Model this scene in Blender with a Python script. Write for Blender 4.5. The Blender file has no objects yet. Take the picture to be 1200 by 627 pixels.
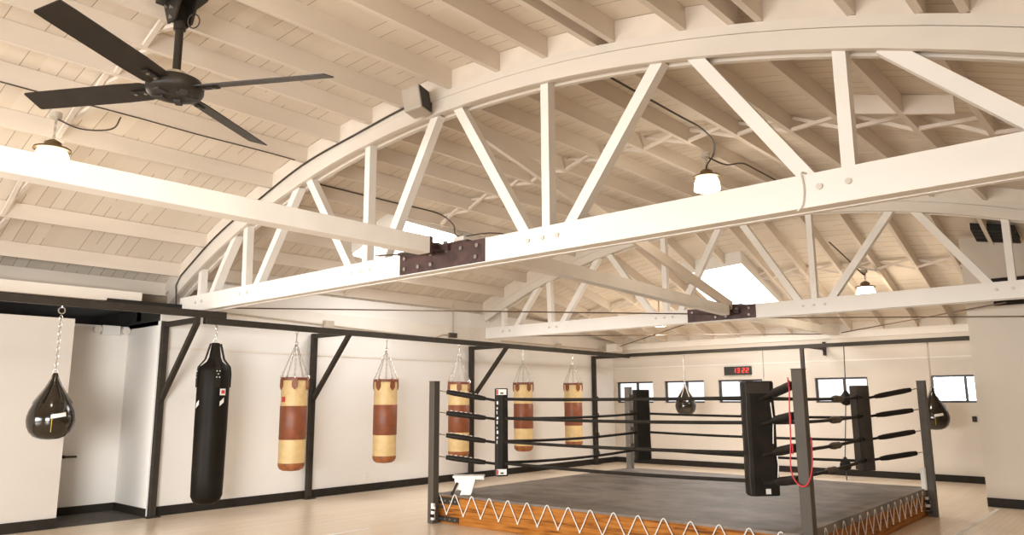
import bpy, bmesh, math, random
from mathutils import Vector, Matrix
random.seed(7)
S = bpy.context.scene
C = S.collection
V = Vector
PI = math.pi

# ------------------------------------------------------------------ materials
def new_mat(name):
    m = bpy.data.materials.new(name); m.use_nodes = True
    nt = m.node_tree
    return m, nt, nt.nodes['Principled BSDF']
def N(nt, t, **kw):
    n = nt.nodes.new(t)
    for k, v in kw.items(): setattr(n, k, v)
    return n
def math_n(nt, op, a, b=None):
    n = N(nt, 'ShaderNodeMath', operation=op)
    for i, x in enumerate((a, b)):
        if x is None: continue
        if isinstance(x, (int, float)): n.inputs[i].default_value = x
        else: nt.links.new(x, n.inputs[i])
    return n.outputs[0]
def mixc(nt, fac, a, b):
    n = N(nt, 'ShaderNodeMix', data_type='RGBA')
    for i, x in ((0, fac), (6, a), (7, b)):
        if isinstance(x, (int, float)): n.inputs[i].default_value = x
        elif isinstance(x, tuple): n.inputs[i].default_value = (*x, 1)
        else: nt.links.new(x, n.inputs[i])
    return n.outputs[2]
def mat(name, col, rough=.6, metal=0., var=.12, scale=6., stretch=(1, 1, 1), bump=0., spec=.5, emit=None, estr=0., dark=None):
    m, nt, b = new_mat(name)
    tc = N(nt, 'ShaderNodeTexCoord'); mp = N(nt, 'ShaderNodeMapping')
    mp.inputs['Scale'].default_value = stretch
    nt.links.new(tc.outputs['Object'], mp.inputs[0])
    nz = N(nt, 'ShaderNodeTexNoise'); nz.inputs['Scale'].default_value = scale; nz.inputs['Detail'].default_value = 5
    nt.links.new(mp.outputs[0], nz.inputs[0])
    c2 = dark or tuple(c * (1 - var) for c in col)
    r = N(nt, 'ShaderNodeMapRange'); r.inputs[1].default_value = .35; r.inputs[2].default_value = .65
    nt.links.new(nz.outputs[0], r.inputs[0])
    nt.links.new(mixc(nt, r.outputs[0], c2, col), b.inputs['Base Color'])
    b.inputs['Roughness'].default_value = rough; b.inputs['Metallic'].default_value = metal
    b.inputs['Specular IOR Level'].default_value = spec
    if bump:
        bp = N(nt, 'ShaderNodeBump'); bp.inputs['Strength'].default_value = bump; bp.inputs['Distance'].default_value = .01
        nt.links.new(nz.outputs[0], bp.inputs['Height']); nt.links.new(bp.outputs[0], b.inputs['Normal'])
    if emit:
        b.inputs['Emission Color'].default_value = (*emit, 1); b.inputs['Emission Strength'].default_value = estr
    return m

M = {}
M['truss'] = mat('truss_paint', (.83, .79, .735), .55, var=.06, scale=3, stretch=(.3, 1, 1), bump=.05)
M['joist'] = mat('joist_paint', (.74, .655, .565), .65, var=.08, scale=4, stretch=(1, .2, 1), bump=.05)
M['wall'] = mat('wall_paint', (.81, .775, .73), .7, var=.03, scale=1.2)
M['wallr'] = mat('partition_paint_dimmed', (.645, .57, .485), .7, var=.03, scale=1.2)  # wall paint with the partition's weaker light worked into the colour
M['wallb'] = mat('back_wall_paint_dimmed', (.65, .58, .50), .7, var=.03, scale=1.2)  # wall paint darkened so the back wall reads as less lit
M['walln'] = mat('near_wall_paint_dimmed', (.60, .55, .495), .7, var=.03, scale=1.2)  # wall paint darkened to offset the strong light on the near wall
M['arc'] = mat('arc_paint_dimmed', (.715, .65, .575), .6, var=.07, scale=3, stretch=(.3, 1, 1), bump=.05)  # truss paint, darkened: dimmer light on the top chord put into colour
M['fascia'] = mat('fascia_paint', (.78, .72, .645), .65, var=.05, scale=2)
M['black'] = mat('black_steel', (.043, .035, .027), .5, var=.2, scale=8, spec=.16)
M['base'] = mat('black_skirting', (.030, .025, .020), .55, var=.2, spec=.12)
M['post'] = mat('ring_post_steel', (.092, .076, .061), .5, var=.12, scale=5, spec=.2)
M['postgrey'] = mat('bare_post_steel', (.20, .175, .15), .5, var=.25, scale=6, spec=.2)
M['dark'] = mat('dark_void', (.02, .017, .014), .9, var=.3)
M['rust'] = mat('rusty_plate', (.10, .055, .05), .6, metal=.3, var=.45, scale=9)
M['bolt'] = mat('bolt_steel', (.35, .32, .30), .4, metal=.8)
M['bolt_paint'] = mat('painted_bolt', (.66, .60, .53), .5)
M['chrome'] = mat('chain_steel', (.62, .58, .52), .3, metal=.95)
M['tan'] = mat('tan_leather', (.70, .50, .235), .5, var=.14, scale=10, bump=.06)
M['brown'] = mat('brown_leather', (.25, .072, .027), .45, var=.25, scale=9, bump=.06)
M['rim'] = mat('oxblood_leather', (.19, .05, .025), .5, var=.2)
M['cap'] = mat('worn_base_leather', (.36, .115, .03), .5, var=.5, scale=12)
M['vinyl'] = mat('black_vinyl', (.014, .011, .008), .46, var=.3, scale=5, bump=.06, spec=.09)
M['gloss'] = mat('gloss_black_vinyl', (.016, .011, .006), .13, var=.3, scale=3, spec=.7)
M['pad'] = mat('pad_vinyl', (.022, .018, .014), .45, var=.3, scale=6, bump=.08, spec=.14)
M['padtop'] = mat('pad_lid_vinyl', (.056, .045, .037), .5, var=.2, scale=6, spec=.15)
M['rope'] = mat('rope_cover', (.026, .022, .017), .55, var=.3, scale=14, spec=.15)
M['tape'] = mat('rope_tape', (.12, .09, .062), .65, var=.5, scale=20)
M['white'] = mat('white_plastic', (.80, .77, .72), .45, var=.05)
M['lace'] = mat('white_cord', (.82, .79, .74), .7, var=.1, scale=60)
M['red'] = mat('red_cord', (.62, .03, .04), .5, var=.1)
M['redpatch'] = mat('red_patch', (.55, .05, .05), .5)
M['yellow'] = mat('yellow_line', (.60, .40, .05), .5)
M['grey'] = mat('grey_housing', (.50, .44, .37), .6)
M['grille'] = mat('speaker_grille', (.035, .031, .028), .7)
M['cable'] = mat('dark_cable', (.06, .045, .032), .6)
M['wire'] = mat('stay_wire', (.17, .12, .085), .5, metal=.5)
M['conduit'] = mat('painted_conduit', (.50, .42, .33), .5)
M['brass'] = mat('lamp_cap', (.16, .105, .05), .45, metal=.6)
M['lampglass'] = mat('lamp_glass', (.95, .93, .88), .3, emit=(1, .86, .66), estr=7.5)
M['fan'] = mat('fan_black', (.030, .024, .019), .42, var=.2, spec=.22)
M['frame'] = mat('window_frame_dark', (.035, .028, .028), .45)
M['led'] = mat('led_red', (.8, .03, .02), .5, emit=(1, .045, .025), estr=1.8)
M['clock'] = mat('clock_case', (.022, .018, .016), .4)
M['mat'] = mat('niche_mat', (.085, .075, .062), .75, var=.3, scale=5)
M['sky'] = mat('skylight_diffuser', (.95, .95, .97), .5, emit=(.97, .98, 1), estr=3.6, var=.02)

def boards_mat():
    m, nt, b = new_mat('ceiling_boards')
    tc = N(nt, 'ShaderNodeTexCoord'); sx = N(nt, 'ShaderNodeSeparateXYZ'); nt.links.new(tc.outputs['Object'], sx.inputs[0])
    u = math_n(nt, 'DIVIDE', sx.outputs[1], .152)
    fr = math_n(nt, 'FRACT', u); fl = math_n(nt, 'FLOOR', u)
    cv = N(nt, 'ShaderNodeCombineXYZ')
    nt.links.new(math_n(nt, 'MULTIPLY', sx.outputs[0], .9), cv.inputs[0]); nt.links.new(math_n(nt, 'MULTIPLY', fl, 7.31), cv.inputs[1])
    nz = N(nt, 'ShaderNodeTexNoise'); nz.inputs['Scale'].default_value = 1.0; nz.inputs['Detail'].default_value = 2
    nt.links.new(cv.outputs[0], nz.inputs[0])
    seam = math_n(nt, 'MULTIPLY', math_n(nt, 'LESS_THAN', fr, .045), math_n(nt, 'GREATER_THAN', nz.outputs[0], .48))
    wn = N(nt, 'ShaderNodeTexWhiteNoise', noise_dimensions='1D'); nt.links.new(fl, wn.inputs['W'])
    c = mixc(nt, wn.outputs[0], (.70, .615, .515), (.77, .69, .59))
    c = mixc(nt, math_n(nt, 'MULTIPLY', seam, .66), c, (.10, .06, .03))
    nt.links.new(c, b.inputs['Base Color']); b.inputs['Roughness'].default_value = .75
    return m
M['boards'] = boards_mat()
M['shade'] = mat('eave_boards_shaded', (.42, .33, .24), .75, var=.45, scale=2.5, stretch=(1, .5, 2))  # tan darkened and mottled to paint in the shadow under the eave

def floor_mat():
    m, nt, b = new_mat('maple_floor')
    tc = N(nt, 'ShaderNodeTexCoord'); mp = N(nt, 'ShaderNodeMapping'); mp.inputs['Rotation'].default_value = (0, 0, PI/2)
    nt.links.new(tc.outputs['Object'], mp.inputs[0])
    br = N(nt, 'ShaderNodeTexBrick'); br.inputs['Scale'].default_value = 1; br.inputs['Brick Width'].default_value = 1.4
    br.inputs['Row Height'].default_value = .075; br.inputs['Mortar Size'].default_value = .0012
    br.inputs['Color1'].default_value = (.82, .69, .54, 1); br.inputs['Color2'].default_value = (.78, .635, .475, 1); br.inputs['Mortar'].default_value = (.52, .36, .21, 1)
    nt.links.new(mp.outputs[0], br.inputs[0])
    nz = N(nt, 'ShaderNodeTexNoise'); nz.inputs['Scale'].default_value = .8; nz.inputs['Detail'].default_value = 4
    nt.links.new(tc.outputs['Object'], nz.inputs[0])
    r = N(nt, 'ShaderNodeMapRange'); r.inputs[1].default_value = .35; r.inputs[2].default_value = .7; r.inputs[3].default_value = 0; r.inputs[4].default_value = .35
    nt.links.new(nz.outputs[0], r.inputs[0])
    nt.links.new(mixc(nt, r.outputs[0], br.outputs[0], (.85, .73, .58)), b.inputs['Base Color'])
    b.inputs['Roughness'].default_value = .24; b.inputs['Specular IOR Level'].default_value = .45
    return m
M['floor'] = floor_mat()

def wood_mat(name, axis):
    m, nt, b = new_mat(name)
    tc = N(nt, 'ShaderNodeTexCoord'); mp = N(nt, 'ShaderNodeMapping')
    mp.inputs['Scale'].default_value = (1.1, 14, 14) if axis == 0 else (14, 1.1, 14)
    nt.links.new(tc.outputs['Object'], mp.inputs[0])
    nz = N(nt, 'ShaderNodeTexNoise'); nz.inputs['Scale'].default_value = 2.2; nz.inputs['Detail'].default_value = 8; nz.inputs['Distortion'].default_value = .6
    nt.links.new(mp.outputs[0], nz.inputs[0])
    cr = N(nt, 'ShaderNodeValToRGB')
    e = cr.color_ramp.elements
    e[0].position = .30; e[0].color = (.11, .036, .007, 1); e[1].position = .72; e[1].color = (.44, .185, .038, 1)
    k = cr.color_ramp.elements.new(.46); k.color = (.31, .108, .016, 1)
    nt.links.new(nz.outputs[0], cr.inputs[0])
    sx = N(nt, 'ShaderNodeSeparateXYZ'); nt.links.new(tc.outputs['Object'], sx.inputs[0])
    d = math_n(nt, 'ABSOLUTE', math_n(nt, 'SUBTRACT', sx.outputs[2], .175))
    line = math_n(nt, 'LESS_THAN', d, .0035)
    nt.links.new(mixc(nt, math_n(nt, 'MULTIPLY', line, .8), cr.outputs[0], (.05, .02, .006)), b.inputs['Base Color'])
    b.inputs['Roughness'].default_value = .6; b.inputs['Specular IOR Level'].default_value = .15
    return m
M['woodx'] = wood_mat('ring_wood_front', 0); M['woody'] = wood_mat('ring_wood_side', 1)

def canvas_mat():
    m, nt, b = new_mat('ring_canvas')
    tc = N(nt, 'ShaderNodeTexCoord')
    n1 = N(nt, 'ShaderNodeTexNoise'); n1.inputs['Scale'].default_value = 1.9; n1.inputs['Detail'].default_value = 8; n1.inputs['Roughness'].default_value = .65
    mp = N(nt, 'ShaderNodeMapping'); mp.inputs['Scale'].default_value = (1, 1.6, 1); mp.inputs['Rotation'].default_value = (0, 0, .6)
    nt.links.new(tc.outputs['Object'], mp.inputs[0]); nt.links.new(mp.outputs[0], n1.inputs[0])
    r = N(nt, 'ShaderNodeMapRange'); r.inputs[1].default_value = .36; r.inputs[2].default_value = .66
    nt.links.new(n1.outputs[0], r.inputs[0])
    nt.links.new(mixc(nt, r.outputs[0], (.105, .083, .067), (.235, .198, .167)), b.inputs['Base Color'])
    b.inputs['Roughness'].default_value = .62
    bp = N(nt, 'ShaderNodeBump'); bp.inputs['Strength'].default_value = .35; bp.inputs['Distance'].default_value = .03
    nt.links.new(n1.outputs[0], bp.inputs['Height']); nt.links.new(bp.outputs[0], b.inputs['Normal'])
    return m
M['canvas'] = canvas_mat()

def glass_mat():
    m, nt, b = new_mat('window_glass')
    nt.nodes.remove(b); out = nt.nodes['Material Output']
    t = N(nt, 'ShaderNodeBsdfTransparent'); g = N(nt, 'ShaderNodeBsdfGlossy'); g.inputs['Roughness'].default_value = .05
    tc = N(nt, 'ShaderNodeTexCoord'); nz = N(nt, 'ShaderNodeTexNoise'); nz.inputs['Scale'].default_value = 2
    nt.links.new(tc.outputs['Object'], nz.inputs[0])
    nt.links.new(mixc(nt, nz.outputs[0], (.93, .94, .95), (1, 1, 1)), t.inputs[0])
    mx = N(nt, 'ShaderNodeMixShader'); mx.inputs[0].default_value = .06
    nt.links.new(t.outputs[0], mx.inputs[1]); nt.links.new(g.outputs[0], mx.inputs[2]); nt.links.new(mx.outputs[0], out.inputs[0])
    return m
M['glass'] = glass_mat()

# ------------------------------------------------------------------ geometry helpers
def frame_of(d):
    d = d.normalized()
    up = V((0, 0, 1)) if abs(d.z) < .95 else V((0, 1, 0))
    s = d.cross(up).normalized(); return d, s, s.cross(d).normalized()
def hexa(bm, p):
    v = [bm.verts.new(q) for q in p]
    for f in ((0, 3, 2, 1), (4, 5, 6, 7), (0, 1, 5, 4), (1, 2, 6, 5), (2, 3, 7, 6), (3, 0, 4, 7)):
        bm.faces.new([v[i] for i in f])
def bx(bm, x0, x1, y0, y1, z0, z1):
    hexa(bm, [(x0, y0, z0), (x1, y0, z0), (x1, y1, z0), (x0, y1, z0), (x0, y0, z1), (x1, y0, z1), (x1, y1, z1), (x0, y1, z1)])
def beam(bm, a, b, w, h, up=None):
    a, b = V(a), V(b); d, s, u = frame_of(b - a)
    if up is not None:
        u = V(up); s = d.cross(u).normalized(); u = s.cross(d).normalized()
    s, u = s * w / 2, u * h / 2
    hexa(bm, [a - s - u, a + s - u, b + s - u, b - s - u, a - s + u, a + s + u, b + s + u, b - s + u])
def tube(bm, pts, r, seg=8, caps=True):
    pts = [V(p) for p in pts]; rings = []
    rr = r if isinstance(r, (list, tuple)) else [r] * len(pts)
    ps = None
    for i, p in enumerate(pts):
        d = (pts[min(i+1, len(pts)-1)] - pts[max(i-1, 0)])
        d, s, u = frame_of(d)
        if ps is not None:
            s = (ps - d * ps.dot(d)).normalized(); u = s.cross(d)
        ps = s
        rings.append([bm.verts.new(p + (s * math.cos(2*PI*k/seg) + u * math.sin(2*PI*k/seg)) * rr[i]) for k in range(seg)])
    for a, b in zip(rings, rings[1:]):
        for k in range(seg): bm.faces.new((a[k], a[(k+1) % seg], b[(k+1) % seg], b[k]))
    if caps: bm.faces.new(rings[0][::-1]); bm.faces.new(rings[-1])
def lathe(bm, prof, c=(0, 0, 0), seg=28):
    c = V(c); rings = []
    for r, z in prof:
        if r < 1e-4: rings.append([bm.verts.new(c + V((0, 0, z)))])
        else: rings.append([bm.verts.new(c + V((r*math.cos(2*PI*k/seg), r*math.sin(2*PI*k/seg), z))) for k in range(seg)])
    for a, b in zip(rings, rings[1:]):
        for k in range(seg):
            k2 = (k+1) % seg
            if len(a) == 1 and len(b) > 1: bm.faces.new((a[0], b[k2], b[k]))
            elif len(b) == 1 and len(a) > 1: bm.faces.new((a[k], a[k2], b[0]))
            elif len(a) > 1: bm.faces.new((a[k], a[k2], b[k2], b[k]))
def prism(bm, poly, ax, t0, t1):
    """poly of 2-D points extruded along axis ax"""
    def P(q, t): return (t, q[0], q[1]) if ax == 0 else (q[0], t, q[1]) if ax == 1 else (q[0], q[1], t)
    a = [bm.verts.new(P(q, t0)) for q in poly]; b = [bm.verts.new(P(q, t1)) for q in poly]
    bm.faces.new(a); bm.faces.new(b[::-1]); n = len(poly)
    for i in range(n): bm.faces.new((a[i], b[i], b[(i+1) % n], a[(i+1) % n]))
def torus(bm, c, nrm, tang, R1, r, sq=1.0, seg=10, seg2=6):
    """ring (stretched along tang by sq) round c"""
    c = V(c); t = V(tang).normalized(); n = V(nrm).normalized(); s = n.cross(t)
    pts = []
    for k in range(seg):
        a = 2*PI*k/seg; pts.append((c + t*math.cos(a)*R1*sq + s*math.sin(a)*R1, (t*math.cos(a)/sq + s*math.sin(a)).normalized()))
    rings = [[bm.verts.new(p + (o*math.cos(2*PI*j/seg2) + n*math.sin(2*PI*j/seg2))*r) for j in range(seg2)] for p, o in pts]
    for i in range(seg):
        a, b = rings[i], rings[(i+1) % seg]
        for j in range(seg2): bm.faces.new((a[j], b[j], b[(j+1) % seg2], a[(j+1) % seg2]))
def chain(bm, a, b, link=.05, r=.0045, w=.0125):
    a, b = V(a), V(b); d, s, u = frame_of(b - a); L = (b - a).length
    n = max(2, int(L / (link*.78)))
    for i in range(n):
        c = a + (b - a) * ((i + .5) / n)
        torus(bm, c, s if i % 2 else u, d, w, r, sq=link/2/w, seg=8, seg2=5)
def obj(name, bm, m, parent=None, smooth=False, bevel=0., kind=None):
    bmesh.ops.recalc_face_normals(bm, faces=bm.faces)
    me = bpy.data.meshes.new(name); bm.to_mesh(me); bm.free()
    for x in (m if isinstance(m, (list, tuple)) else [m]): me.materials.append(x)
    if smooth:
        for p in me.polygons: p.use_smooth = True
    o = bpy.data.objects.new(name, me); C.objects.link(o)
    if parent is not None:
        o.parent = parent; o.location = -parent.get('_o', V((0, 0, 0))) if False else (0, 0, 0)
    if bevel:
        b = o.modifiers.new('bevel', 'BEVEL'); b.width = bevel; b.segments = 2; b.limit_method = 'ANGLE'
    if smooth:
        e = o.modifiers.new('edges', 'EDGE_SPLIT'); e.split_angle = .9
    if kind: o['kind'] = kind
    return o
def B(): return bmesh.new()
def tag(o, label, cat, group=None, kind=None):
    o['label'] = label; o['category'] = cat
    if group: o['group'] = group
    if kind: o['kind'] = kind
    return o
def thing(name, label, cat, group=None, loc=(0, 0, 0)):
    o = bpy.data.objects.new(name, None); C.objects.link(o); o.location = loc; o.empty_display_size = .1
    return tag(o, label, cat, group)
def struct(name, bm, m): return obj(name, bm, m, kind='structure')
def box_obj(name, dims, m, parent=None, bevel=0., kind=None):
    b = B(); bx(b, *dims); return obj(name, b, m, parent, bevel=bevel, kind=kind)
ORD = ['first', 'second', 'third', 'fourth', 'fifth', 'sixth', 'seventh', 'eighth', 'ninth', 'tenth', 'eleventh', 'twelfth', 'thirteenth',
       'fourteenth', 'fifteenth', 'sixteenth', 'seventeenth', 'eighteenth', 'nineteenth', 'twentieth', 'twenty-first', 'twenty-second', 'twenty-third', 'twenty-fourth']

# ------------------------------------------------------------------ room data (metres; camera above the origin)
XL, XR, YB, YF = -10.65, .95, 16.0, -7.5
CX, ZT, RR = -5.17, 4.60, 12.9
YA, YT = 4.85, 11.25                      # front faces of the two trusses
TT = .20                                  # truss thickness
JD = .19                                  # joist depth
def arcz(x, off=0.): return ZT - RR + math.sqrt((RR + off)**2 - (x - CX)**2)
YE0, ZW = YT + .1, 2.86                   # start of the sloped end bay, joist bottoms at the back wall
def endz(x, y, off=0.):
    k = (y - YE0) / (YB - YE0)
    return (1 - k) * (arcz(x) + off) + k * (ZW + off)

# ------------------------------------------------------------------ shell
struct('floor', (lambda b: (bx(b, -13.2, XR+.2, YF-.1, YB+.2, -.1, 0), b)[1])(B()), M['floor'])
for i, (x, y0, y1) in enumerate(((-2.07, -5, 12.6), (-7.6, -5, 6.0))):
    box_obj('trim_%d' % (1+i), (x-.025, x+.025, y0, y1, .0005, .0022), M['lace'], kind='structure')
box_obj('trim_3', (-11.7, -10.6, 2.5, 4.6, .0005, .006), M['mat'], kind='structure')

b = B()
bx(b, XL-.15, XL, 4.62, 5.25, 0, 2.80); bx(b, XL-.15, XL, 5.25, YB+.15, 0, 3.28)
struct('wall_left', b, M['wall'])
b = B(); bx(b, XL, XL+.012, 4.72, YB-.02, 2.27, 2.30); bx(b, XL, XL+.035, 5.25, YB, 2.70, 2.98); struct('trim_4', b, M['fascia'])
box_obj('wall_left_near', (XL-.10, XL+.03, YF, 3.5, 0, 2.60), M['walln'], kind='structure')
b = B(); bx(b, -11.85, -11.7, 2.3, 4.72, 0, 2.64); struct('wall_niche_back', b, M['wall'])
b = B(); bx(b, -11.7, XL-.0, 4.6, 4.72, 0, 2.66); struct('wall_niche_side', b, M['wall'])
b = B(); bx(b, -13.3, -13.1, YF, 4.75, 0, 3.6); bx(b, -13.1, -10.7, 4.6, 4.75, 2.60, 2.87); struct('wall_void', b, M['dark'])  # near-black surfaces: the darkness of the open attic space put into colour
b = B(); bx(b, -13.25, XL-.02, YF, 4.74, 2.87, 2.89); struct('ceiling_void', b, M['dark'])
b = B(); bx(b, XL-.02, XL+.06, YF, 4.30, 2.875, 3.02); struct('trim_5', b, M['fascia'])
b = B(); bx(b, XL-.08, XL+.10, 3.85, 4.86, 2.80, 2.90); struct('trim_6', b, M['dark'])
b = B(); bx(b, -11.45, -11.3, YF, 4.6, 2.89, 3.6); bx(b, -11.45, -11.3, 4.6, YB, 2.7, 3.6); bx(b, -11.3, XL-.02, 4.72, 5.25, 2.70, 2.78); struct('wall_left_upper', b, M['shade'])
# back wall with window holes
WZ0, WZ1 = 1.435, 1.945
WX = [(-10.57, -9.53), (-9.22, -8.18), (-7.83, -6.79), (-5.66, -4.62), (-3.50, -2.46)]
b = B()
xs = -11.2
for x0, x1 in WX:
    bx(b, xs, x0, YB, YB+.2, WZ0, WZ1); xs = x1
bx(b, xs, XR+.2, YB, YB+.2, WZ0, WZ1); bx(b, -11.2, XR+.2, YB, YB+.2, 0, WZ0); bx(b, -11.2, XR+.2, YB, YB+.2, WZ1, 3.15)
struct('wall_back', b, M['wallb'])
b = B(); bx(b, XL, -2.2, YB-.04, YB, 2.74, 2.88); bx(b, XL, -2.2, YB-.01, YB, 2.275, 2.30); struct('trim_7', b, M['fascia'])
for i, (x0, x1) in enumerate(WX):
    w = bpy.data.objects.new('window_%d' % (i+1), None); C.objects.link(w); w['kind'] = 'structure'
    b = B(); t = .035; y0, y1 = YB+.06, YB+.11
    bx(b, x0, x1, y0, y1, WZ0, WZ0+t); bx(b, x0, x1, y0, y1, WZ1-t, WZ1)
    bx(b, x0, x0+t, y0, y1, WZ0+t, WZ1-t); bx(b, x1-t, x1, y0, y1, WZ0+t, WZ1-t)
    xm = (x0+x1)/2 + .05; bx(b, xm-.02, xm+.02, y0-.012, y1, WZ0+t, WZ1-t)
    obj('window_frame', b, M['frame'], w, kind='structure')
    box_obj('window_pane', (x0+t, x1-t, YB+.08, YB+.086, WZ0+t, WZ1-t), M['glass'], w, kind='structure')
# right side partition, right wall, wall behind the camera
b = B()
top = [(x, endz(x, 12.85) + .10) for x in (XR, -.4, -1.3, -2.22)]
prism(b, [(-2.22, 0), (XR, 0)] + top, 1, 12.8, 12.95)
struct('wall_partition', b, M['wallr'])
b = B(); bx(b, XR, XR+.15, YF, YB, 0, 3.4); struct('wall_right', b, M['wall'])
b = B(); bx(b, -13.2, XR+.2, YF-.15, YF, 0, 5.2); struct('wall_front', b, M['wall'])
# skirtings
b = B(); bx(b, XL, XL+.022, 4.62, YB-.022, 0, .125); struct('baseboard_left', b, M['base'])
b = B(); bx(b, XL+.03, XL+.052, YF, 3.5, 0, .125); bx(b, XL-.1, XL+.052, 3.5, 3.52, 0, .125); struct('baseboard_left_near', b, M['base'])
b = B(); bx(b, -11.7, -11.68, 3.5, 4.6, .006, .11); bx(b, -11.68, XL, 4.58, 4.6, .006, .11); struct('baseboard_niche', b, M['base'])
b = B(); bx(b, XL, XR, YB-.022, YB, 0, .125); struct('baseboard_back', b, M['base'])
b = B(); bx(b, -2.22, XR, 12.778, 12.8, 0, .125); struct('baseboard_partition', b, M['base'])
# niche door
d = bpy.data.objects.new('door_1', None); C.objects.link(d); d['kind'] = 'structure'
box_obj('door_panel', (-11.699, -11.688, 2.75, 4.08, .115, 2.1), M['wall'], d, kind='structure')
b = B(); tube(b, [(-11.69, 3.86, .79), (-11.63, 3.86, .79)], .022, 10); beam(b, (-11.635, 3.85, .79), (-11.635, 4.02, .785), .02, .028)
obj('door_handle', b, M['black'], d, kind='structure')

# ceiling boards: barrel part + sloping end bay
b = B(); nx = 56
def strip(ys, zf):
    g = []
    for y in ys:
        g.append([b.verts.new((-11.32 + (XR + .1 + 11.32)*i/nx, y, zf(-11.32 + (XR + .1 + 11.32)*i/nx, y))) for i in range(nx+1)])
    for a, c in zip(g, g[1:]):
        for i in range(nx): b.faces.new((a[i], c[i], c[i+1], a[i+1]))
for off in (JD, JD+.04):
    strip([YF - .1, YE0], lambda x, y: arcz(x) + off)
    strip([YE0, (YE0+YB)/2, YB+.2], lambda x, y: endz(x, y, off))
struct('ceiling', b, M['boards'])

# ------------------------------------------------------------------ joists with blocking boards and cross bridging
def joist_bay(xs, y0, y1, zb, ybridge, yblock, where, grp):
    for k, x in enumerate(xs):
        j = thing('roof_joist', 'cream painted roof joist, %s out from the left wall in %s' % (ORD[k], where), 'joist', grp)
        w = .025; b = B()
        za, zc = zb(x, y0), zb(x, y1)
        hexa(b, [(x-w, y0, za), (x+w, y0, za), (x+w, y1, zc), (x-w, y1, zc), (x-w, y0, za+JD), (x+w, y0, za+JD), (x+w, y1, zc+JD), (x-w, y1, zc+JD)])
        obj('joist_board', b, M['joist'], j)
        if k + 1 < len(xs) and xs[k+1] - x > .3:
            x2 = xs[k+1]
            if yblock is not None:
                b = B(); y = yblock; l, r = x + w, x2 - w
                hexa(b, [(l, y-.02, zb(l, y)), (r, y-.02, zb(r, y)), (r, y+.02, zb(r, y)), (l, y+.02, zb(l, y)),
                         (l, y-.02, zb(l, y)+JD), (r, y-.02, zb(r, y)+JD), (r, y+.02, zb(r, y)+JD), (l, y+.02, zb(l, y)+JD)])
                obj('blocking_board', b, M['joist'], j)
            if ybridge is not None:
                for s, (za, zc) in enumerate(((.015, .165), (.165, .015))):
                    y = ybridge + (-.03, .03)[s]
                    b = B(); beam(b, (x+w, y, zb(x+w, y)+za), (x2-w, y, zb(x2-w, y)+zc), .042, .035, up=(0, 0, 1))
                    obj('bridging_strut', b, M['joist'], j)
xs1 = [-11.22, -10.75, -10.0, -9.14, -8.35, -7.59, -6.94, -6.35, -5.80, -5.09, -4.44, -3.87, -3.34, -3.16, -2.52, -2.13, -1.92, -1.31, -.92, -.68, -.1, .5]
joist_bay(xs1, -1.2, YA+.09, lambda x, y: arcz(x), 2.45, YA+.04, 'the near bay', 'roof joists of the near bay')
xs2 = [-10.75 + .61*k for k in range(19)]
joist_bay(xs2, YA+.11, YT+.09, lambda x, y: arcz(x), 7.8, YT+.04, 'the middle bay', 'roof joists of the middle bay')
xs3 = [-10.95 + .61*k for k in range(19)]
joist_bay(xs3, YE0, YB-.002, endz, 13.65, None, 'the sloping end bay', 'roof joists of the sloping end bay')

b = B(); hexa(b, [(-2.02, 7.20, arcz(-2.02)), (-1.17, 7.20, arcz(-1.17)+.02), (-1.17, 7.24, arcz(-1.17)+.02), (-2.02, 7.24, arcz(-2.02)),
                  (-2.02, 7.20, arcz(-2.02)+JD), (-1.17, 7.20, arcz(-1.17)+JD), (-1.17, 7.24, arcz(-1.17)+JD), (-2.02, 7.24, arcz(-2.02)+JD)])
tag(obj('header_board', b, M['joist']), 'wide level header board crossing the joists behind the upper near truss', 'board')

# ------------------------------------------------------------------ bowstring trusses
def arc_band(b, o0, o1, y0, y1, xa=-11.05, xb=.72, n=44):
    f = [[], [], [], []]
    for i in range(n+1):
        x = xa + (xb-xa)*i/n
        for k, (o, y) in enumerate(((o0, y0), (o1, y0), (o1, y1), (o0, y1))): f[k].append(b.verts.new((x, y, arcz(x, o))))
    for k in range(4):
        for i in range(n): b.faces.new((f[k][i], f[k][i+1], f[(k+1) % 4][i+1], f[(k+1) % 4][i]))
    for i in (0, n): b.faces.new([f[k][i] for k in range(4)])
ZB0, ZB1 = 2.775, 3.0
NODES = [  # bottom x,z  top x,z
    (-10.18, 2.92, -10.18, None, 0), (-9.86, 2.95, -9.24, None, 0), (-8.96, 2.92, -8.99, None, 0), (-8.70, 2.95, -7.80, None, 0),
    (-6.68, 2.95, -7.58, None, 0), (-6.43, 2.92, -6.43, None, 0), (-6.18, 2.95, -5.33, None, 0), (-4.13, 2.95, -5.03, None, 0),
    (-3.915, 2.92, -3.915, None, 0), (-3.70, 2.95, -2.76, None, 0), (-1.65, 2.95, -2.47, None, 0), (-1.42, 2.92, -1.42, None, 0), (-.35, 2.98, -1.16, None, 0), (-.12, 2.92, -.14, None, 0)]
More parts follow.
